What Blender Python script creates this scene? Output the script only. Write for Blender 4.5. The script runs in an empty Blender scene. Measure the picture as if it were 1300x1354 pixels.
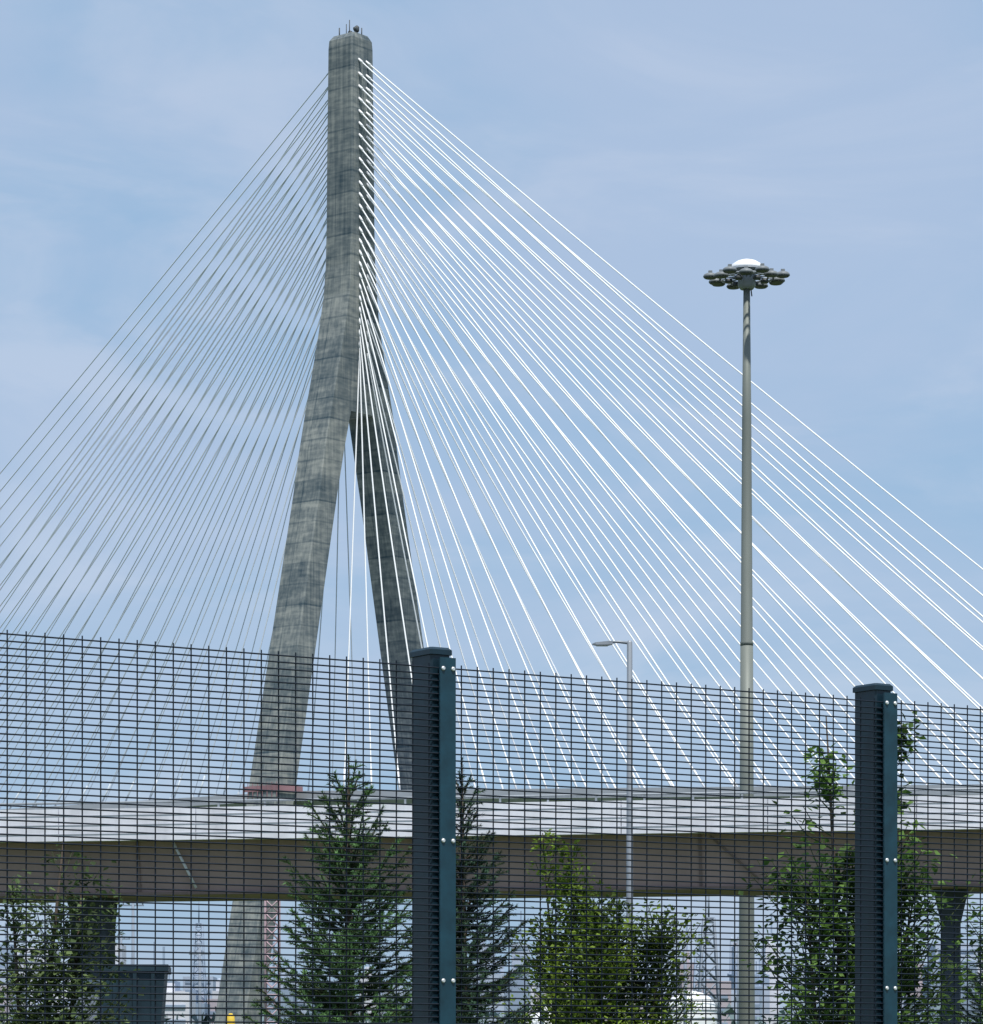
import bpy, math, random
from mathutils import Vector, Matrix, noise as mnoise

S = bpy.context.scene
S.view_settings.view_transform = 'Standard'
S.view_settings.look = 'None'
S.view_settings.exposure = 0

# ------------------------------------------------------------ materials
def mat(name, col, rough=0.7, scale=3.0, amt=0.25, bump=0.0, metallic=0.0, spec=0.3, stretch=(1,1,1), trans=0.0, bscale=None, detail=5):
    m = bpy.data.materials.new(name); m.use_nodes = True
    nt = m.node_tree; N = nt.nodes; L = nt.links
    b = N["Principled BSDF"]
    b.inputs["Roughness"].default_value = rough
    b.inputs["Metallic"].default_value = metallic
    b.inputs["Specular IOR Level"].default_value = spec
    tc = N.new("ShaderNodeTexCoord"); mp = N.new("ShaderNodeMapping")
    mp.inputs["Scale"].default_value = stretch
    L.new(tc.outputs["Object"], mp.inputs["Vector"])
    nz = N.new("ShaderNodeTexNoise"); nz.inputs["Scale"].default_value = scale
    nz.inputs["Detail"].default_value = detail; nz.inputs["Roughness"].default_value = 0.6
    L.new(mp.outputs[0], nz.inputs["Vector"])
    r = N.new("ShaderNodeValToRGB")
    r.color_ramp.elements[0].position = 0.3; r.color_ramp.elements[1].position = 0.7
    r.color_ramp.elements[0].color = (*[c*(1-amt) for c in col], 1)
    r.color_ramp.elements[1].color = (*[min(1, c*(1+amt)) for c in col], 1)
    L.new(nz.outputs["Fac"], r.inputs[0]); L.new(r.outputs[0], b.inputs["Base Color"])
    if bump > 0:
        nb = N.new("ShaderNodeTexNoise"); nb.inputs["Scale"].default_value = bscale or scale*8
        L.new(tc.outputs["Object"], nb.inputs["Vector"])
        bp = N.new("ShaderNodeBump"); bp.inputs["Strength"].default_value = bump
        L.new(nb.outputs["Fac"], bp.inputs["Height"]); L.new(bp.outputs[0], b.inputs["Normal"])
    if trans > 0:
        tr = N.new("ShaderNodeBsdfTranslucent"); L.new(r.outputs[0], tr.inputs["Color"])
        mx = N.new("ShaderNodeMixShader"); mx.inputs[0].default_value = trans
        out = N["Material Output"]
        L.new(b.outputs[0], mx.inputs[1]); L.new(tr.outputs[0], mx.inputs[2]); L.new(mx.outputs[0], out.inputs[0])
    return m

def concrete_tower():
    m = bpy.data.materials.new("tower_concrete"); m.use_nodes = True
    nt = m.node_tree; N = nt.nodes; L = nt.links
    b = N["Principled BSDF"]; b.inputs["Roughness"].default_value = 0.85
    b.inputs["Specular IOR Level"].default_value = 0.15
    tc = N.new("ShaderNodeTexCoord"); sx = N.new("ShaderNodeSeparateXYZ")
    L.new(tc.outputs["Object"], sx.inputs[0])
    def M(op, a, bb=None, c=None):
        n = N.new("ShaderNodeMath"); n.operation = op
        for i, v in enumerate((a, bb, c)):
            if v is None: continue
            if isinstance(v, (int, float)): n.inputs[i].default_value = v
            else: L.new(v, n.inputs[i])
        return n.outputs[0]
    lift = M('DIVIDE', sx.outputs[2], 4.3)
    fl = M('FLOOR', lift)
    sy = M('GREATER_THAN', sx.outputs[1], 0.0)
    wn = N.new("ShaderNodeTexWhiteNoise"); wn.noise_dimensions = '1D'
    L.new(M('ADD', M('MULTIPLY', fl, 1.37), M('MULTIPLY', sy, 31.7)), wn.inputs["W"])
    fr = M('FRACT', lift)
    line = M('LESS_THAN', fr, 0.08)
    vline = M('LESS_THAN', M('ABSOLUTE', M('ADD', sx.outputs[0], 0.9)), 0.13)   # formwork joint
    n1 = N.new("ShaderNodeTexNoise"); n1.inputs["Scale"].default_value = 0.2; n1.inputs["Detail"].default_value = 8; n1.inputs["Roughness"].default_value = 0.72
    L.new(tc.outputs["Object"], n1.inputs["Vector"])
    mp = N.new("ShaderNodeMapping"); mp.inputs["Scale"].default_value = (1.8, 1.8, 0.08)
    L.new(tc.outputs["Object"], mp.inputs[0])
    n2 = N.new("ShaderNodeTexNoise"); n2.inputs["Scale"].default_value = 0.9; n2.inputs["Detail"].default_value = 6
    L.new(mp.outputs[0], n2.inputs["Vector"])
    mp3 = N.new("ShaderNodeMapping"); mp3.inputs["Scale"].default_value = (0.25, 0.25, 1.3)
    L.new(tc.outputs["Object"], mp3.inputs[0])
    n3 = N.new("ShaderNodeTexNoise"); n3.inputs["Scale"].default_value = 1.0; n3.inputs["Detail"].default_value = 6
    L.new(mp3.outputs[0], n3.inputs["Vector"])
    v = M('MULTIPLY', wn.outputs["Value"], 0.14)
    v = M('ADD', v, M('MULTIPLY', n1.outputs["Fac"], 0.52))
    v = M('ADD', v, M('MULTIPLY', n2.outputs["Fac"], 0.42))
    v = M('ADD', v, M('MULTIPLY', n3.outputs["Fac"], 0.42))
    v = M('SUBTRACT', v, 0.485)
    v = M('SUBTRACT', v, M('MULTIPLY', line, 0.09))
    v = M('SUBTRACT', v, M('MULTIPLY', vline, 0.09))
    r = N.new("ShaderNodeValToRGB")
    r.color_ramp.elements[0].position = 0.04; r.color_ramp.elements[0].color = (0.05, 0.078, 0.098, 1)
    r.color_ramp.elements[1].position = 0.44; r.color_ramp.elements[1].color = (0.31, 0.325, 0.305, 1)
    e = r.color_ramp.elements.new(0.24); e.color = (0.15, 0.175, 0.182, 1)
    L.new(v, r.inputs[0]); L.new(r.outputs[0], b.inputs["Base Color"])
    return m

M_conc_t = concrete_tower()
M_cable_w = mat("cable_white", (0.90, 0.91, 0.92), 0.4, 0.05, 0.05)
M_cable_shade = mat("cable_shaded", (0.55, 0.61, 0.66), 0.5, 0.05, 0.1)  # same white sheath, its dimmer side to the sun put into the colour
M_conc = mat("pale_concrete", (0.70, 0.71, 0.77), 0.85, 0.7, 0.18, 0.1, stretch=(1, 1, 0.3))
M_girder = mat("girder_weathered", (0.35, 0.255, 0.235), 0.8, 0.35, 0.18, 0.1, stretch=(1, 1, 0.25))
M_girder_d = mat("girder_joint", (0.21, 0.155, 0.145), 0.8, 1, 0.1)
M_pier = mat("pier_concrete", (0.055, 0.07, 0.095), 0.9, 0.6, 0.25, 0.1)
M_deck = mat("deck_concrete", (0.42, 0.44, 0.49), 0.85, 0.1, 0.12)
M_asph = mat("asphalt", (0.05, 0.05, 0.052), 0.95, 1.5, 0.2, 0.2)
M_grass = mat("grass", (0.07, 0.10, 0.035), 0.95, 0.4, 0.4, 0.3)
M_post = mat("post_coating", (0.004, 0.023, 0.039), 0.45, 14, 0.3, 0.08, spec=0.5)
M_clamp = mat("clamp_coating", (0.008, 0.043, 0.066), 0.4, 18, 0.25, 0.08, spec=0.5)
M_wire = mat("wire_coating", (0.005, 0.011, 0.022), 0.5, 20, 0.2, spec=0.3, detail=1)
M_bolt = mat("bolt_zinc", (0.75, 0.76, 0.76), 0.3, 40, 0.1, metallic=0.4)
M_galv = mat("galvanised_steel", (0.31, 0.34, 0.37), 0.5, 1.5, 0.12, metallic=0.3, stretch=(1, 1, 0.2))
M_mast = mat("mast_steel", (0.19, 0.21, 0.19), 0.55, 0.9, 0.16, metallic=0.1, stretch=(1, 1, 0.15))
M_white = mat("white_paint", (0.85, 0.86, 0.87), 0.4, 2, 0.04)
M_dark = mat("dark_housing", (0.07, 0.08, 0.085), 0.5, 3, 0.2)
M_hous = mat("luminaire_housing", (0.20, 0.22, 0.23), 0.5, 3, 0.2)
M_lens = mat("lens_glass", (0.45, 0.48, 0.48), 0.15, 3, 0.1, spec=0.6)
M_red = mat("red_oxide", (0.33, 0.19, 0.21), 0.7, 0.3, 0.2)
M_redh = mat("hazed_red_paint", (0.46, 0.34, 0.38), 0.8, 0.3, 0.15)  # red with aerial haze mixed into the colour, hence the pale pink
M_bluegrey = mat("lattice_steel", (0.22, 0.26, 0.32), 0.6, 0.3, 0.15)
M_bin = mat("container_paint", (0.018, 0.040, 0.054), 0.5, 2.5, 0.3, 0.08)
M_cab = mat("cabinet_paint", (0.11, 0.16, 0.22), 0.6, 2.0, 0.2)
M_yel = mat("yellow_paint", (0.75, 0.52, 0.06), 0.5, 4, 0.1)
M_hz = [mat("hazed_wall_a", (0.42, 0.48, 0.58), 0.9, 0.02, 0.2),  # far-off tones with atmospheric haze painted into the base colours
        mat("hazed_wall_b", (0.62, 0.63, 0.68), 0.9, 0.02, 0.2),
        mat("hazed_wall_c", (0.46, 0.41, 0.44), 0.9, 0.02, 0.2),
        mat("hazed_wall_d", (0.27, 0.34, 0.44), 0.9, 0.02, 0.2)]
M_dtree = mat("hazed_foliage", (0.16, 0.22, 0.23), 0.95, 0.05, 0.4)  # green paled and blued in the colour itself to imitate haze
M_bark = mat("bark", (0.07, 0.055, 0.042), 0.95, 14, 0.35, 0.4)
M_twig = mat("green_twig", (0.055, 0.075, 0.03), 0.9, 10, 0.3, detail=1)

# ------------------------------------------------------------ mesh builder
class MB:
    def __init__(s): s.v = []; s.f = []; s.m = []; s.sm = []; s.mats = []
    def mi(s, m):
        if m not in s.mats: s.mats.append(m)
        return s.mats.index(m)
    def face(s, idx, m, sm=False):
        s.f.append(idx); s.m.append(s.mi(m)); s.sm.append(sm)
    def hexa(s, p, m):
        o = len(s.v); s.v += [tuple(q) for q in p]
        for q in ((3,2,1,0),(4,5,6,7),(0,1,5,4),(1,2,6,5),(2,3,7,6),(3,0,4,7)):
            s.face([o+i for i in q], m)
    def box(s, x0, x1, y0, y1, z0, z1, m):
        s.hexa([(x0,y0,z0),(x1,y0,z0),(x1,y1,z0),(x0,y1,z0),(x0,y0,z1),(x1,y0,z1),(x1,y1,z1),(x0,y1,z1)], m)
    def loft(s, rings, m, caps=True, sm=False):
        n = len(rings[0]); o = len(s.v)
        for r in rings: s.v += [tuple(q) for q in r]
        for i in range(len(rings)-1):
            for j in range(n):
                k = (j+1) % n
                s.face([o+i*n+j, o+i*n+k, o+(i+1)*n+k, o+(i+1)*n+j], m, sm)
        if caps:
            s.face([o+j for j in reversed(range(n))], m)
            s.face([o+(len(rings)-1)*n+j for j in range(n)], m)
    def tube(s, pts, rad, m, n=6, caps=True, sm=True):
        pts = [Vector(p) for p in pts]
        if not isinstance(rad, (list, tuple)): rad = [rad]*len(pts)
        rings = []
        cs = [(math.cos(2*math.pi*j/n), math.sin(2*math.pi*j/n)) for j in range(n)]
        for i, p in enumerate(pts):
            d = (pts[min(i+1, len(pts)-1)] - pts[max(i-1, 0)])
            d = d.normalized() if d.length > 1e-9 else Vector((0,0,1))
            ref = Vector((0,0,1)) if abs(d.z) < 0.9 else Vector((1,0,0))
            a = d.cross(ref).normalized(); b = a.cross(d).normalized()
            if i == 0: sgn = a
            elif a.dot(sgn) < 0: a = -a; b = -b
            sgn = a
            rings.append([p + (a*c + b*q)*rad[i] for c, q in cs])
        s.loft(rings, m, caps, sm)
    def lathe(s, prof, c, m, n=24, caps=True, sm=True):
        s.loft([[(c[0]+r*math.cos(2*math.pi*j/n), c[1]+r*math.sin(2*math.pi*j/n), c[2]+z) for j in range(n)] for r, z in prof], m, caps, sm)
    def obj(s, name, parent=None, loc=(0,0,0), rz=0.0, recalc=False):
        me = bpy.data.meshes.new(name); me.from_pydata(s.v, [], s.f)
        for m in s.mats: me.materials.append(m)
        me.polygons.foreach_set("material_index", s.m)
        me.polygons.foreach_set("use_smooth", s.sm)
        me.update()
        if recalc:
            import bmesh
            bm = bmesh.new(); bm.from_mesh(me); bmesh.ops.recalc_face_normals(bm, faces=bm.faces); bm.to_mesh(me); bm.free()
        o = bpy.data.objects.new(name, me); S.collection.objects.link(o)
        o.location = loc; o.rotation_euler = (0, 0, rz)
        if parent: o.parent = parent
        return o

def empty(name, loc=(0,0,0), rz=0.0):
    e = bpy.data.objects.new(name, None); S.collection.objects.link(e)
    e.location = loc; e.rotation_euler = (0, 0, rz); e.empty_display_size = 0.5
    return e

def interp(tab, x):
    if x <= tab[0][0]: return tab[0][1]
    for (a, va), (b, vb) in zip(tab, tab[1:]):
        if x <= b: return va + (vb-va)*(x-a)/(b-a)
    return tab[-1][1]

# ------------------------------------------------------------ ground
g = MB()
g.v = [(-6000,-2000,0),(6000,-2000,0),(6000,9000,0),(-6000,9000,0)]; g.face([0,1,2,3], M_grass); g.obj("ground")
g = MB()
g.v = [(-400,38,0.004),(400,38,0.004),(400,110,0.004),(-400,110,0.004)]; g.face([0,1,2,3], M_asph); g.obj("road")

# ------------------------------------------------------------ cable stayed bridge
BR = empty("cable_stayed_bridge", (-29, 700, 0), math.radians(-39))
def ring(cx, cy, hx, hy, z, ch=0.45):
    return [(cx-hx+ch,cy-hy,z),(cx+hx-ch,cy-hy,z),(cx+hx,cy-hy+ch,z),(cx+hx,cy+hy-ch,z),
            (cx+hx-ch,cy+hy,z),(cx-hx+ch,cy+hy,z),(cx-hx,cy+hy-ch,z),(cx-hx,cy-hy+ch,z)]
outer = [(135.7,10.05),(143,8.2),(152,6.1),(160,4.5),(166,3.9),(174,3.65),(190,3.5),(211,3.35)]
hxT = [(0,4.2),(58,4.0),(87,3.85),(128,3.6),(160,3.6),(190,3.5),(211,3.3)]
def ring2(y0, y1, hx, z, ch=0.45):
    return ring(0, (y0+y1)/2, hx, (y1-y0)/2, z, ch)
t = MB()
zs = [135.7,139,143,147,152,156,160,163,166,170,174,182,190,200,211]
t.loft([ring2(-interp(outer,z), interp(outer,z)-(0.35 if z < 158 else 0.0), interp(hxT,z), z, .25) for z in zs], M_conc_t)
t.loft([ring(0,0,3.3,3.35,211.003,0.25), ring(0,0,3.28,3.2,212.6,0.3), ring(0,0,2.9,2.3,213.7,0.3)], M_conc_t)
for sg in (-1, 1):
    rings = []
    for z in [0,20,40,58,75,90,105,118,128,135.7]:
        o = 8.4+(127.9-z)*0.213 + (0.35*(1 if sg < 0 else -1)); wt = 2.85
        if z >= 128: wt = 3.05
        if z < 50: wt = 2.6
        if z == 135.7: o = 6.85 if sg < 0 else 6.45; wt = 3.2
        rings.append(ring(0, sg*o, interp(hxT, z), wt, z-0.004 if z > 135 else z, .25))
    t.loft(rings, M_conc_t)
t.obj("tower", BR)
a = MB()
for x, y, h, r in ((-2,-1.2,2.0,.13),(-1,1.0,1.2,.12),(0.6,-1.0,3.2,.10),(1.2,0.6,1.6,.14),(2,1.2,1.8,.12),(2.2,-1.1,1.0,.16),(-2.2,1.2,3.4,.09)):
    a.tube([(x,y,213.3),(x,y,213.6+h)], r, M_dark, 6)
a.lathe([(.4,0),(.5,.3),(.5,1.0),(.2,1.3)], (1.2,.6,214.6), M_dark, 10)
a.lathe([(.35,0),(.45,.3),(.45,.8),(.1,1.0)], (-1,1.0,214.4), M_dark, 10)
a.lathe([(.3,0),(.4,.3),(.4,.6),(.1,.8)], (2.2,-1.1,214.3), M_dark, 10)
a.box(-2.6,2.6,-1.5,1.5,213.71,213.82,M_dark)
a.obj("antenna_cluster", BR)
w = MB()
w.box(-5.0,5.0,-27.0,-26.9,56.8,57.9,M_red); w.box(4.6,4.7,-26.8,-19.8,56.8,57.9,M_red)
for i in range(8): w.box(-4.9+i*1.3,-4.75+i*1.3,-27.1,-27.003,55.5,58.5,M_red)
w.obj("work_platform", BR)

def zdeck(s): return 56.5 - (0.044*s if s > 0 else -0.004*s*-1)
d = MB()
sts = [-900,-600,-400,-200,-80,0,60,130,200,330,520]
def prof(s):
    z = zdeck(s)
    return [(s,-18,z-0.9),(s,-15,z-3.0),(s,15,z-3.0),(s,18,z-0.9),(s,18,z+0.9),(s,17.6,z+0.9),(s,17.6,z),(s,-17.6,z),(s,-17.6,z+0.9),(s,-18,z+0.9)]
d.loft([prof(s) for s in sts], M_deck)
d.obj("deck", BR)
p = MB()
for s in (215, 275, 335, 400, 470):
    for y in (-11, 11):
        z = zdeck(s)-3.0
        p.loft([ring(s,y,1.5,2.2,0), ring(s,y,1.3,2.0,z-2), ring(s,y,1.5,4.0,z)], M_deck)
p.obj("side_span_piers", BR)

def cables(sgn, name, m, r, smax, n=26):
    c = MB()
    for side in (-1, 1):
        for i in range(n):
            f = i/(n-1)
            za = 208.3 - 60*f**0.95
            s = sgn*(smax - (smax-13)*f)
            hx = interp(hxT, za)
            A = Vector((sgn*(hx-0.15), side*1.15, za))
            B = Vector((s, side*16.8, zdeck(s)+0.6))
            Ln = (B-A).length
            pts = []
            for k in range(31):
                q = k/30
                pq = A.lerp(B, q); pq.z -= 4*q*(1-q)*Ln*0.005
                pts.append(pq)
            c.tube(pts, r, m, 6, caps=False)
            dr = (B-A).normalized()
            c.tube([A, A+dr*1.6], 0.26, m, 6)
            c.tube([B-dr*5, B], 0.2, m, 6)
    c.obj(name, BR)
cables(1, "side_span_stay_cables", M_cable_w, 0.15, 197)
cables(-1, "main_span_stay_cables", M_cable_shade, 0.12, 191)

# ------------------------------------------------------------ approach viaduct
VI = empty("approach_viaduct", (-0.6, 140, 0), math.radians(-11.2))
v = MB()
XL = 210
v.box(-XL,XL,0.35,9.65,11.2,11.5,M_conc)
v.box(-XL,XL,0.37,9.63,11.503,11.56,M_asph)
seg = 6.0; n = int(2*XL/seg)
for i in range(n):
    x0 = -XL+i*seg
    for y0, y1 in ((0.0,0.34),(9.66,10.0)):
        v.box(x0+.02, x0+seg-.02, y0, y1, 11.15, 12.5, M_conc)
for y in (0.17, 9.83):
    v.tube([(-XL+k*10,y,12.76) for k in range(43)], 0.05, M_galv, 8)
    for i in range(int(2*XL/2)):
        v.box(-XL+i*2+.9,-XL+i*2+.98,y-.03,y+.03,12.503,12.74,M_galv)
for z in (11.42, 11.8, 12.2):
    v.box(-XL,XL,-0.02,-0.003,z,z+.035,M_deck)
v.obj("deck_and_parapet", VI)
v = MB()
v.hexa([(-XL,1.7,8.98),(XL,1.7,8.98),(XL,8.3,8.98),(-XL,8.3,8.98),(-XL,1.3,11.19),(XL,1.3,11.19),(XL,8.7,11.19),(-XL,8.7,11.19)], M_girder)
v.box(-XL,XL,1.5,1.69,8.93,9.05,M_girder_d)
for i in range(int(2*XL/12)):
    x = -XL+i*12+3
    v.hexa([(x,1.62,9.06),(x+.12,1.62,9.06),(x+.12,1.75,9.06),(x,1.75,9.06),(x,1.22,11.18),(x+.12,1.22,11.18),(x+.12,1.4,11.18),(x,1.4,11.18)], M_girder_d)
v.obj("girder", VI)
v = MB()
v.tube([(-13.3,1.1,11.1),(-12.4,1.45,9.2)], 0.06, M_conc, 8)
v.tube([(9.5,1.1,11.1),(11.5,1.45,9.3)], 0.05, M_girder_d, 8)
v.obj("drain_pipe", VI)
v = MB()
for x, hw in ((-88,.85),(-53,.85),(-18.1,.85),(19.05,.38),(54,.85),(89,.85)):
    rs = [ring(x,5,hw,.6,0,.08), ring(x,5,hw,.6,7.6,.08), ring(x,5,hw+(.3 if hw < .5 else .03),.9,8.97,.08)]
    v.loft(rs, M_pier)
v.obj("piers", VI)

# ------------------------------------------------------------ high mast light
HM = empty("high_mast_light", (12.0, 160, 0))
h = MB()
h.lathe([(.46,0),(.46,.05),(.40,.1),(.385,4),(.33,14),(.30,21.5)], (0,0,0), M_mast, 20)
h.lathe([(.308,21.45),(.308,21.6),(.285,21.65),(.22,32),(.155,38.4)], (0,0,0), M_mast, 20)
h.lathe([(.62,-.02),(.62,.05)], (0,0,0), M_galv, 20)
h.obj("pole", HM)
h = MB()
zc = 38.75
h.lathe([(.30,38.2),(.42,38.35),(.42,38.9),(.30,39.05)], (0,0,0), M_galv, 16)
h.lathe([(.78,39.12),(.80,39.2),(.68,39.38),(.45,39.52),(.18,39.6),(.02,39.62)], (0,0,0), M_white, 28)
h.lathe([(.84,39.06),(.84,39.11),(.4,39.115)], (0,0,0), M_galv, 24)
for R in (1.0, 1.25):
    pts = [(R*math.cos(a*math.pi/20), R*math.sin(a*math.pi/20), zc) for a in range(41)]
    h.tube(pts, .045, M_galv, 6)
for k in range(14):
    an = k*math.pi/7+.13; c, s_ = math.cos(an), math.sin(an)
    h.tube([(.35*c,.35*s_,zc),(1.7*c,1.7*s_,zc)], .035, M_galv, 5)
    r0 = 1.74 if k % 2 else 1.5; z0 = zc-.02 + (.03 if k % 2 else -.06)
    cx, cy = r0*c, r0*s_
    h.lathe([(.32,z0-.06),(.34,z0-.01),(.31,z0+.07),(.22,z0+.13),(.10,z0+.15)], (cx,cy,0), M_hous, 14)
    h.lathe([(.27,z0-.10),(.31,z0-.061)], (cx,cy,0), M_dark, 14)
    h.box(cx-.09,cx+.09,cy-.09,cy+.09,z0+.152,z0+.26,M_hous)
for k in range(6):
    an = k*math.pi/3; c, s_ = math.cos(an), math.sin(an)
    h.lathe([(.16,38.5),(.2,38.56),(.16,38.68),(.08,38.7)], (.85*c,.85*s_,0), M_dark, 12)
h.tube([(.2,.1,38.3),(.25,.1,37.9)], .03, M_dark, 5); h.tube([(-.6,-.2,38.5),(-.55,-.2,38.2)], .025, M_dark, 5)
h.obj("luminaire_ring", HM)

# ------------------------------------------------------------ street lamp
SL = empty("street_lamp", (4.06, 100, 0))
h = MB()
h.lathe([(.2,0),(.2,.04),(.12,.1),(.10,6),(.08,14.1),(.05,14.16)], (0,0,0), M_galv, 14)
h.obj("pole", SL)
h = MB()
h.tube([(0,0,14.08),(-.35,0,14.12),(-.55,0,14.10)], [.045,.04,.035], M_galv, 8)
h.loft([[(-.5,-.06,14.04),(-.5,.06,14.04),(-.5,.06,14.14),(-.5,-.06,14.14)],
        [(-.62,-.15,14.02),(-.62,.15,14.02),(-.62,.15,14.13),(-.62,-.15,14.13)],
        [(-1.0,-.14,14.02),(-1.0,.14,14.02),(-1.0,.14,14.09),(-1.0,-.14,14.09)],
        [(-1.1,-.06,14.03),(-1.1,.06,14.03),(-1.1,.06,14.06),(-1.1,-.06,14.06)]], M_galv)
h.box(-.98,-.64,-.11,.11,13.995,14.017,M_lens)
h.obj("lamp_head", SL)

# ------------------------------------------------------------ fence
FD = Vector((0.8313, 0.5558, 0)); fang = math.atan2(FD.y, FD.x)
P0 = Vector((-0.147, 11.0, 0)); SP = 1.867
FE = empty("mesh_security_fence", P0, fang)
w = MB()
x0, x1 = -3*SP, 4*SP
pitch = SP/30
nv = int(round((x1-x0)/pitch))
random.seed(3)
for i in range(nv+1):
    x = x0+i*pitch
    w.tube([(x,0.0045,0.06),(x,0.0045,2.905)], 0.0023, M_wire, 5, sm=False)
z = 0.08
while z < 2.905:
    pts = []
    for k in range(int(round((x1-x0)/SP))*8+1):
        pts.append((x0+k*SP/8, random.uniform(-.0004,.0004), z+random.uniform(-.0006,.0006)))
    w.tube(pts, 0.0026, M_wire, 5, sm=False)
    z += 0.0213
w.obj("wire_mesh", FE)
for k in range(-3, 5):
    x = k*SP
    p = MB()
    p.loft([ring(x-.012,.072,.0375,.060,0,.006), ring(x-.012,.072,.0375,.060,2.935,.006)], M_post)
    p.loft([ring(x-.012,.072,.043,.066,2.936,.006), ring(x-.012,.072,.043,.066,2.952,.006), ring(x-.012,.072,.036,.058,2.960,.006)], M_post)
    p.box(x-.17,x+.14,-.08,.22,-.02,.012,M_post)
    p.box(x-.030,x+.030,-.012,-.0045,.10,2.925,M_clamp)
    for zb in (2.889,2.333,1.881,1.40,0.92,0.44):
        for dx in (-.019, .019):
            nn = 10
            cx = x+dx
            p.loft([[(cx+r*math.cos(2*math.pi*j/nn), yy, zb+r*math.sin(2*math.pi*j/nn)) for j in range(nn)] for r, yy in ((.0075,-.0122),(.0075,-.015),(.0045,-.018))], M_bolt, True, True)
    p.obj("post_%d" % (k+4), FE, recalc=True)

# ------------------------------------------------------------ vegetation
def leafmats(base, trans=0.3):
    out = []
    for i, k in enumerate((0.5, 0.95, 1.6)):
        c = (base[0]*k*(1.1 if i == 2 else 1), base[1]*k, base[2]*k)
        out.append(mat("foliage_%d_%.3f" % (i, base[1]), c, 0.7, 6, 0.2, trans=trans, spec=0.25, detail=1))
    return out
LM_spruce = leafmats((0.060, 0.135, 0.045), 0.15)
LM_spruce_d = leafmats((0.030, 0.070, 0.040), 0.1)
LM_yel = leafmats((0.130, 0.205, 0.030), 0.45)
LM_green = leafmats((0.080, 0.155, 0.035), 0.4)
LM_left = leafmats((0.095, 0.145, 0.055), 0.4)

def spruce(name, loc, H, R, seed, mats, elev_top=60, nlen=0.03, zmin_dense=1.4, p=0.6, steps=.075):
    rnd = random.Random(seed); b = MB()
    lean = Vector((rnd.uniform(-.02,.02), rnd.uniform(-.02,.02), 0))
    b.tube([lean*0, Vector((0,0,H*.5))+lean, Vector((0,0,H-.02))+lean*2], [R*.07+.015, R*.035+.008, .004], M_bark, 7)
    def needles(a, c, m, dens=1.0):
        d = c-a; Ln = d.length
        if Ln < .01: return
        d.normalize()
        k = max(2, int(Ln/0.0075*dens))
        ref = Vector((0,0,1)) if abs(d.z) < .9 else Vector((1,0,0))
        u = d.cross(ref).normalized(); v_ = u.cross(d)
        for i in range(k):
            pp = a + d*(Ln*(i+rnd.random())/k)
            for _ in range(3):
                an = rnd.uniform(0, 2*math.pi)
                o = (u*math.cos(an)+v_*math.sin(an))
                tip = pp + (o*0.8 + d*0.6)*nlen*rnd.uniform(.7,1.15)
                sd = d.cross(o)*0.0042
                n0 = len(b.v); b.v += [tuple(pp-sd), tuple(pp+sd), tuple(tip)]
                b.face([n0,n0+1,n0+2], m)
        b.tube([a, c], [.005,.003], M_twig, 3, caps=False)
    needles(Vector((0,0,H-.45))+lean*2, Vector((0,0,H))+lean*2, mats[1], 1.3)
    z = 0.3
    while z < H-.2:
        q = (H-z)/H
        Lb = R*q**p
        el = math.radians(elev_top*max(0, 1-q*2.1)+16+rnd.uniform(-4,4))
        low = z < zmin_dense
        nb = 6 if low else 8
        if q < .2: nb = 5
        a0 = rnd.random()*6.28
        for k in range(nb):
            an = a0+k*2*math.pi/nb+rnd.uniform(-.35,.35)
            L_ = Lb*rnd.uniform(.66,1.18)
            zz = z+rnd.uniform(-.07,.07)
            h = Vector((math.cos(an), math.sin(an), 0))
            base = Vector((0,0,zz))+lean*(2*zz/H)
            pts = []
            for s in range(5):
                f = s/4
                pts.append(base + h*(L_*(f*math.cos(el))**(1.0)) + Vector((0,0, L_*f*math.sin(el) - L_*.25*f*(1-f) + L_*.14*f*f)))
            b.tube(pts, [.010*q+.004,.008*q+.004,.005,.004,.003], M_bark, 4, caps=False)
            tone = rnd.random()
            side = Vector((-h.y, h.x, 0))
            for s in range(4):
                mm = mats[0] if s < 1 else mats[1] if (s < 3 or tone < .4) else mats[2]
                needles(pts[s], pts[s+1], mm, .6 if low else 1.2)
            step = .15 if low else steps
            m_ = int(L_/step)
            for s in range(1, m_+1):
                f = s/(m_+.5)
                i = min(3, int(f*4)); fr = f*4-i
                bp = pts[i].lerp(pts[i+1], fr)
                tl = (L_*.40*(1-f)**.8+.05)*rnd.uniform(.6,1.15)
                for sg in (-1, 1):
                    if rnd.random() < .12: continue
                    dr = (h*rnd.uniform(.6,1.0)+side*sg*rnd.uniform(.6,1.0)+Vector((0,0,rnd.uniform(-.05,.55)))).normalized()
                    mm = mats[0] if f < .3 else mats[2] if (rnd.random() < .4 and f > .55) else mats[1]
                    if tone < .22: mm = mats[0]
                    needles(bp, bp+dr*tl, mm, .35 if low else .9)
        z += .2 if low else (.115 if q > .2 else .15)
    return b.obj(name, loc=loc)

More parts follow.
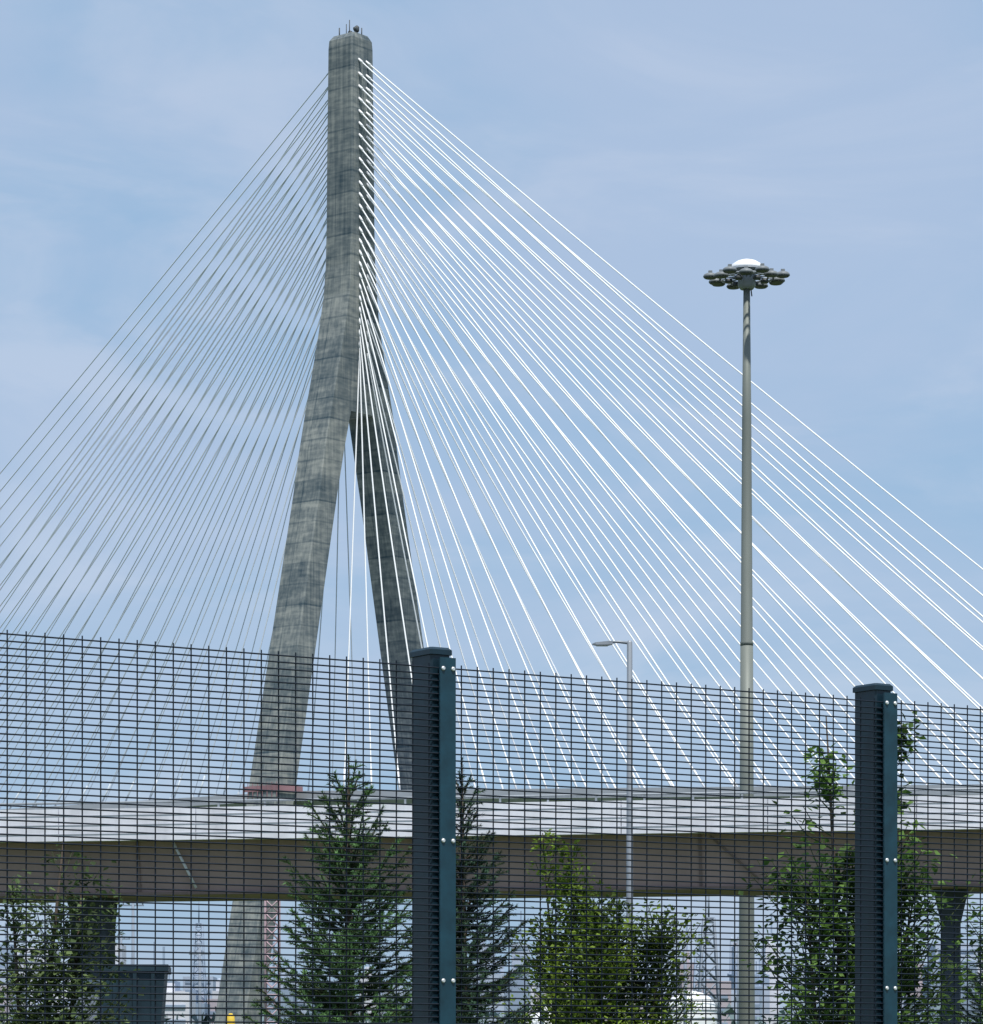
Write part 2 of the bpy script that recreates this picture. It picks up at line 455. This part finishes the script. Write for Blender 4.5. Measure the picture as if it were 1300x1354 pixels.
def leafy(name, loc, stems, prof, ntw, lsize, seed, mats, per=16, stemr=.03, upw=0.5, gap=-1.0):
    rnd = random.Random(seed); b = MB()
    for st in stems:
        n_ = len(st)
        b.tube(st, [stemr*(1-.85*i/(n_-1)) for i in range(n_)], M_bark, 7)
    zs_ = [q[0] for q in prof]
    rt = [(q[0], q[1]) for q in prof]; wt = [(q[0], q[2]) for q in prof]
    wmax = max(q[2] for q in prof)
    def on_stem(st, z):
        for a_, c_ in zip(st, st[1:]):
            if a_[2] <= z <= c_[2]:
                f = (z-a_[2])/(c_[2]-a_[2]+1e-9)
                return Vector(a_).lerp(Vector(c_), f)
        return Vector(st[-1]) if z > st[-1][2] else Vector(st[0])
    cnt = 0
    while cnt < ntw:
        z = rnd.uniform(zs_[0], zs_[-1])
        if rnd.random()*wmax > interp(wt, z): continue
        cnt += 1
        st = rnd.choice(stems)
        if z > st[-1][2]+.15: continue
        r = interp(rt, z)*rnd.uniform(.2,1.15)
        an = rnd.uniform(0, 2*math.pi)
        h = Vector((math.cos(an), math.sin(an), 0))
        zb = max(st[0][2]+.1, z - r*rnd.uniform(.5,1.0)-.05)
        A = on_stem(st, min(zb, st[-1][2])); C = on_stem(st, min(z, st[-1][2])); C = Vector((C.x, C.y, z))
        tip = C + h*r
        if mnoise.noise(tip*3.6+Vector((seed,0,0))) < gap: continue
        mid = A.lerp(tip, .5) + h*r*.12 + Vector((0,0,-.02))
        b.tube([A, mid, tip], [.006,.004,.002], M_twig, 3, caps=False)
        tone = mnoise.noise(tip*2.6)+rnd.uniform(-.25,.25)
        for i in range(per):
            f = rnd.random()**.6
            pp = (A.lerp(mid, f*2) if f < .5 else mid.lerp(tip, f*2-1))
            pp = pp + Vector((rnd.gauss(0,1),rnd.gauss(0,1),rnd.gauss(0,1)))*lsize*.8
            d = (h*rnd.uniform(.2,1)+Vector((rnd.uniform(-1,1),rnd.uniform(-1,1),rnd.uniform(-.9,.5)+upw))).normalized()
            up = Vector((rnd.uniform(-.7,.7),rnd.uniform(-.7,.7),1)).normalized()
            sd = d.cross(up)
            if sd.length < .1: continue
            sd.normalize(); nn = sd.cross(d)
            l = lsize*rnd.uniform(.7,1.25); ww = l*.33
            n0 = len(b.v)
            b.v += [tuple(pp), tuple(pp+d*l*.45+sd*ww+nn*l*.08), tuple(pp+d*l), tuple(pp+d*l*.45-sd*ww+nn*l*.08), tuple(pp+d*l*.5-nn*l*.04)]
            x_ = tone+rnd.uniform(-.3,.3)
            mm = mats[0] if x_ < -.2 else mats[1] if x_ < .12 else mats[2]
            b.face([n0,n0+1,n0+2,n0+4], mm); b.face([n0,n0+4,n0+2,n0+3], mm)
    return b.obj(name, loc=loc)

spruce("spruce_tree", (-0.92, 22, 0), 3.62, 0.97, 11, LM_spruce, elev_top=50)
spruce("spruce_tree", (-0.19, 23, 0), 3.70, 0.98, 25, LM_spruce_d, elev_top=48, p=.8)
spruce("spruce_tree", (3.68, 24.5, 0), 2.95, 0.95, 37, LM_spruce_d, elev_top=50, p=.8)

leafy("shrub", (0.50, 20, 0),
      [[(0,0,0),(-.03,.05,.9),(0,0,1.9),(-.02,0,2.6),(-.05,0,2.86)], [(.05,0,0),(.15,.05,1.2),(.22,.1,2.1),(.26,.1,2.45)],
       [(0,.05,0),(-.12,.1,1.2),(-.14,.05,2.2),(-.20,0,2.98)], [(.1,.0,0),(.30,.05,1.0),(.44,0,1.8),(.50,0,2.40)], [(.0,.1,0),(.05,.4,1.2),(.1,.5,2.4)],
       [(.05,.0,0),(.08,-.2,1.2),(.12,-.2,2.5)], [(.1,.05,0),(.34,.1,1.0),(.36,.1,2.3)]],
      [(.4,.30,.4),(1.4,.36,1),(2.0,.32,1),(2.4,.22,1),(2.75,.13,.6),(2.98,.06,.25)], 1600, .038, 5, LM_yel, 21, .02, .5, -.35)
leafy("young_tree", (1.86, 18, 0),
      [[(0,0,0),(.02,0,1.2),(-.02,0,2.2),(-.06,0,2.9),(-.09,0,3.46)], [(.02,0,1.1),(.12,.05,1.8),(.22,.05,2.6),(.27,0,3.42)],
       [(0,0,.9),(-.12,0,1.5),(-.20,0,2.6)], [(0,0,1),(.2,.05,1.5),(.38,.05,2.5)]],
      [(.9,.28,.6),(1.6,.38,1),(2.2,.38,1),(2.7,.27,.7),(3.0,.17,.4),(3.46,.09,.35)], 1000, .052, 9, LM_green, 17, .024, .1, -.2)
leafy("young_tree", (-3.12, 24, 0),
      [[(0,0,0),(-.08,0,1.4),(.02,0,2.4),(.1,0,3.2)], [(-.05,0,.8),(-.2,0,1.8),(-.26,0,2.8)], [(0,0,1.0),(.14,.1,1.9),(.22,.1,2.9)]],
      [(1.2,.34,.7),(1.9,.42,1),(2.5,.36,.8),(3.0,.22,.4),(3.25,.08,.2)], 460, .058, 14, LM_left, 15, .035, .1, -.15)
leafy("young_tree", (3.50, 23, 0),
      [[(0,0,0),(-.03,0,1.4),(.02,0,2.4),(.03,0,3.2)], [(0,0,1),(.16,.1,2),(.2,.1,2.9)]],
      [(1.2,.34,.9),(1.9,.40,1),(2.6,.32,.9),(3.22,.14,.5)], 480, .055, 19, LM_green, 16, .03, .1, -.15)

# ------------------------------------------------------------ waste container and cabinet
WC = empty("waste_container", (-6.32, 60, 0), math.radians(4))
b = MB()
b.hexa([(-.50,0,1.5),(.42,0,1.5),(.42,1.9,1.5),(-.50,1.9,1.5),(-.56,-.1,3.3),(.56,-.1,3.3),(.56,2.1,3.3),(-.56,2.1,3.3)], M_bin)
b.box(-.60,.62,-.16,2.16,3.303,3.42,M_bin)
for x in (-.35,0,.32):
    b.hexa([(x,-.05,1.55),(x+.07,-.05,1.55),(x+.07,.0,1.55),(x,.0,1.55),(x,-.15,3.29),(x+.07,-.15,3.29),(x+.07,-.1,3.29),(x,-.1,3.29)], M_bin)
b.obj("hopper", WC)
b = MB(); b.box(-.9,.9,-.2,2.2,0,1.495,M_pier); b.obj("plinth", WC)
UC = empty("utility_cabinet", (-7.18, 61, 0))
b = MB(); b.box(-.3,.36,0,.8,0,3.1,M_cab); b.box(-.34,.40,-.05,.85,3.103,3.2,M_cab); b.box(-.26,.31,-.02,-.003,.3,2.9,M_bluegrey); b.box(.22,.26,-.05,-.021,1.6,1.8,M_dark)
b.obj("cabinet_body", UC)

# ------------------------------------------------------------ storage tanks, lattice towers, utility poles, bollard
def tank(x, y, R, H):
    TK = empty("storage_tank", (x, y, 0)); k_ = R/2.3
    b = MB()
    b.lathe([(R,0),(R,H-1.8*k_),(R*.93,H-1.2*k_),(R*.74,H-.6*k_),(R*.43,H-.2*k_),(.1,H)], (0,0,0), M_white, 32)
    for z in (H*.18,H*.36,H*.54,H*.7,H-1.8*k_): b.lathe([(R+.03,z),(R+.06,z+.03),(R+.03,z+.12)], (0,0,0), M_galv, 32)
    b.obj("tank_shell", TK)
    b = MB(); zr = H-1.7*k_
    for k in range(16):
        a_ = k*math.pi/8; b.tube([(R*math.cos(a_),R*math.sin(a_),zr),(R*math.cos(a_),R*math.sin(a_),zr+.9)], .04, M_galv, 4)
    b.tube([(R*math.cos(k*math.pi/16),R*math.sin(k*math.pi/16),zr+.9) for k in range(33)], .04, M_galv, 4)
    b.obj("handrail", TK)
tank(17.6, 300, 2.3, 8.4)
tank(10, 620, 5, 13); tank(31, 640, 4, 12)

def lattice(name, loc, H, w0, w1, m, r=.18, bay=None, extra=0):
    b = MB(); z = 0; bay = bay or w0
    def w(zz): return w0+(w1-w0)*zz/H
    for sx_ in (-1,1):
        for sy_ in (-1,1):
            b.tube([(sx_*w(0)/2,sy_*w(0)/2,0),(sx_*w(H)/2,sy_*w(H)/2,H)], r, m, 4)
    while z < H-.1:
        z2 = min(H, z+max(w(z), bay*.5)); a_, c_ = w(z)/2, w(z2)/2
        for A, C in (((-a_,-a_),(c_,-c_)),((a_,-a_),(c_,c_)),((a_,a_),(-c_,c_)),((-a_,a_),(-c_,-c_)),((a_,-a_),(-c_,-c_)),((a_,a_),(c_,-c_))):
            b.tube([(A[0],A[1],z),(C[0],C[1],z2)], r*.6, m, 4)
        for A, C in (((c_,-c_),(-c_,-c_)),((c_,c_),(c_,-c_))):
            b.tube([(A[0],A[1],z2),(C[0],C[1],z2)], r*.6, m, 4)
        z = z2
    if extra: b.tube([(0,0,H),(0,0,H+extra)], r*.8, m, 5)
    return b.obj(name, loc=loc)
lattice("communication_tower", (38.3, 600, 0), 28, 5.0, 1.8, M_bluegrey, .22, 2.5, extra=5)
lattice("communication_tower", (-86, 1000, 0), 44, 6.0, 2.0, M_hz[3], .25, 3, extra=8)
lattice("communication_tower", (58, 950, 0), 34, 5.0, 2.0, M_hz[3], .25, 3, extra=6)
lattice("crane_mast", (-42.0, 652, 0), 50.0, 2.6, 2.6, M_redh, .2, 3)
for x, y, hh in ((-155, 1800, 72), (-190, 1800, 60), (-120, 1500, 40), (120, 1700, 66), (62, 1300, 48), (20,1400,58), (-60,1400,50)):
    b = MB(); b.lathe([(1.6,0),(1.2,hh*.7),(.9,hh),(.4,hh+1)], (0,0,0), M_hz[0], 10)
    b.lathe([(2.2,hh*.72),(2.2,hh*.74)], (0,0,0), M_hz[3], 10); b.obj("chimney_stack", loc=(x,y,0))
for x, y, hh in ((-29.5,280,15.5),(-24,280,11.5),(-37,340,15),(14.8,260,12),(24.5,330,14),(4.5,300,13),(29,400,17),(-19,400,15)):
    b = MB(); b.tube([(0,0,0),(0,0,hh)], [.17,.11], M_bluegrey, 8)
    b.box(-.9,.9,-.06,.06,hh-.6,hh-.48,M_bluegrey)
    for xx in (-.8,-.3,.3,.8): b.tube([(xx,0,hh-.477),(xx,0,hh-.25)], .06, M_bluegrey, 6)
    b.obj("utility_pole", loc=(x,y,0))
BO = MB(); BO.lathe([(.06,0),(.06,2.2),(.05,2.28),(.02,2.32)], (0,0,0), M_yel, 14); BO.lathe([(.065,2.0),(.065,2.1)], (0,0,0), M_dark, 14)
BO.lathe([(.14,0),(.14,.03)], (0,0,0), M_yel, 14); BO.obj("safety_bollard", loc=(-3.45,45,0))

# ------------------------------------------------------------ distant skyline
rnd = random.Random(78)
sk = MB()
for i in range(750):
    y = rnd.uniform(900,1900); x = rnd.uniform(-1,1)*y*.4
    hh = rnd.choice((12,16,20,24,28,32,38))*rnd.uniform(.7,1.2)*y/1200; ww = rnd.uniform(3,15); m = rnd.choice((M_hz[0],M_hz[0],M_hz[1],M_hz[2],M_hz[3]))
    sk.box(x-ww/2,x+ww/2,y,y+20,0,hh,m)
    if rnd.random() < .5: sk.box(x-ww/5,x+ww/6,y+4,y+12,hh+.01,hh+rnd.uniform(2,5),m)
    if rnd.random() < .35: sk.box(x-.3,x+.3,y+5,y+5.6,hh+.01,hh+rnd.uniform(6,18),M_hz[3])
    for k in range(int(hh/4)):
        if m is not M_hz[3] and ww > 7: sk.box(x-ww/2+1,x+ww/2-1,y-.3,y-.02,1.5+k*4,2.6+k*4,M_hz[3])
sk.obj("distant_buildings")
tl = MB()
for i in range(7000):
    x = rnd.uniform(-300,300); y = rnd.uniform(750,880)
    top = 14+6*mnoise.noise(Vector((x*.02,y*.01,0)))+5*mnoise.noise(Vector((x*.09,3,0)))
    z = rnd.random()**.6*top
    s = rnd.uniform(.8,2.0)
    n0 = len(tl.v)
    for k in range(4):
        tl.v.append((x+rnd.uniform(-s,s), y+rnd.uniform(-s,s), max(0,z+rnd.uniform(-s,s))))
    tl.face([n0,n0+1,n0+2], M_dtree); tl.face([n0,n0+2,n0+3], M_dtree)
tl.obj("distant_tree_line")

# ------------------------------------------------------------ sky and sun
W = bpy.data.worlds.new("World"); S.world = W; W.use_nodes = True
nt = W.node_tree; N = nt.nodes; L = nt.links
bg = N["Background"]; bg.inputs[1].default_value = 0.12
sun_dir = Vector((0.27, -0.96, 0)).normalized()
elev = math.radians(65)
sky = N.new("ShaderNodeTexSky"); sky.sky_type = 'NISHITA'; sky.sun_disc = False
sky.sun_elevation = elev; sky.sun_rotation = math.atan2(sun_dir.x, sun_dir.y)
sky.air_density = 1.0; sky.dust_density = 1.5; sky.ozone_density = 2.0
tc = N.new("ShaderNodeTexCoord")
def cloud(scale, zs, loc, det, p0, p1, dist):
    mp = N.new("ShaderNodeMapping"); mp.inputs["Scale"].default_value = (1.0, 1.0, zs); mp.inputs["Location"].default_value = loc
    L.new(tc.outputs["Generated"], mp.inputs[0])
    nz = N.new("ShaderNodeTexNoise"); nz.inputs["Scale"].default_value = scale; nz.inputs["Detail"].default_value = det
    nz.inputs["Roughness"].default_value = .55; nz.inputs["Distortion"].default_value = dist
    L.new(mp.outputs[0], nz.inputs["Vector"])
    cr = N.new("ShaderNodeMapRange"); cr.interpolation_type = 'SMOOTHSTEP'
    cr.inputs["From Min"].default_value = p0; cr.inputs["From Max"].default_value = p1
    L.new(nz.outputs["Fac"], cr.inputs["Value"]); return cr.outputs[0]
c1 = cloud(5.0, 2.6, (0.3,0.1,0.25), 6, .28, .66, .5)
c2 = cloud(8.0, 3.4, (1.3,0.7,0.55), 7, .42, .72, .8)
hz = N.new("ShaderNodeMixRGB"); hz.inputs[1].default_value = (2.75, 4.3, 6.2, 1); hz.inputs[2].default_value = (3.75, 4.8, 6.5, 1)
L.new(c1, hz.inputs[0])
h2 = N.new("ShaderNodeMixRGB"); h2.inputs[2].default_value = (5.0, 5.7, 7.0, 1)
ml = N.new("ShaderNodeMath"); ml.operation = 'MULTIPLY'; ml.inputs[1].default_value = .6; L.new(c2, ml.inputs[0])
L.new(ml.outputs[0], h2.inputs[0]); L.new(hz.outputs[0], h2.inputs[1])
mx = N.new("ShaderNodeMixRGB"); mx.inputs[0].default_value = 0.82
L.new(sky.outputs[0], mx.inputs[1]); L.new(h2.outputs[0], mx.inputs[2]); L.new(mx.outputs[0], bg.inputs[0])
sl = bpy.data.lights.new("sun", 'SUN'); sl.energy = 4.3; sl.angle = math.radians(1.5); sl.color = (1, .96, .9)
so = bpy.data.objects.new("sun", sl); S.collection.objects.link(so)
sv = Vector((sun_dir.x*math.cos(elev), sun_dir.y*math.cos(elev), math.sin(elev)))
so.rotation_euler = sv.to_track_quat('Z', 'Y').to_euler(); so.location = (0,-20,40)

# ------------------------------------------------------------ camera
cd = bpy.data.cameras.new("camera"); cam = bpy.data.objects.new("camera", cd); S.collection.objects.link(cam)
cam.location = (0, 0, 1.6); cam.rotation_euler = (math.radians(90), 0, 0)
cd.sensor_fit = 'HORIZONTAL'; cd.sensor_width = 36; cd.lens = 36*4500/1300
cd.shift_y = (1412-677)/1300
cd.clip_start = 0.1; cd.clip_end = 20000
S.camera = cam
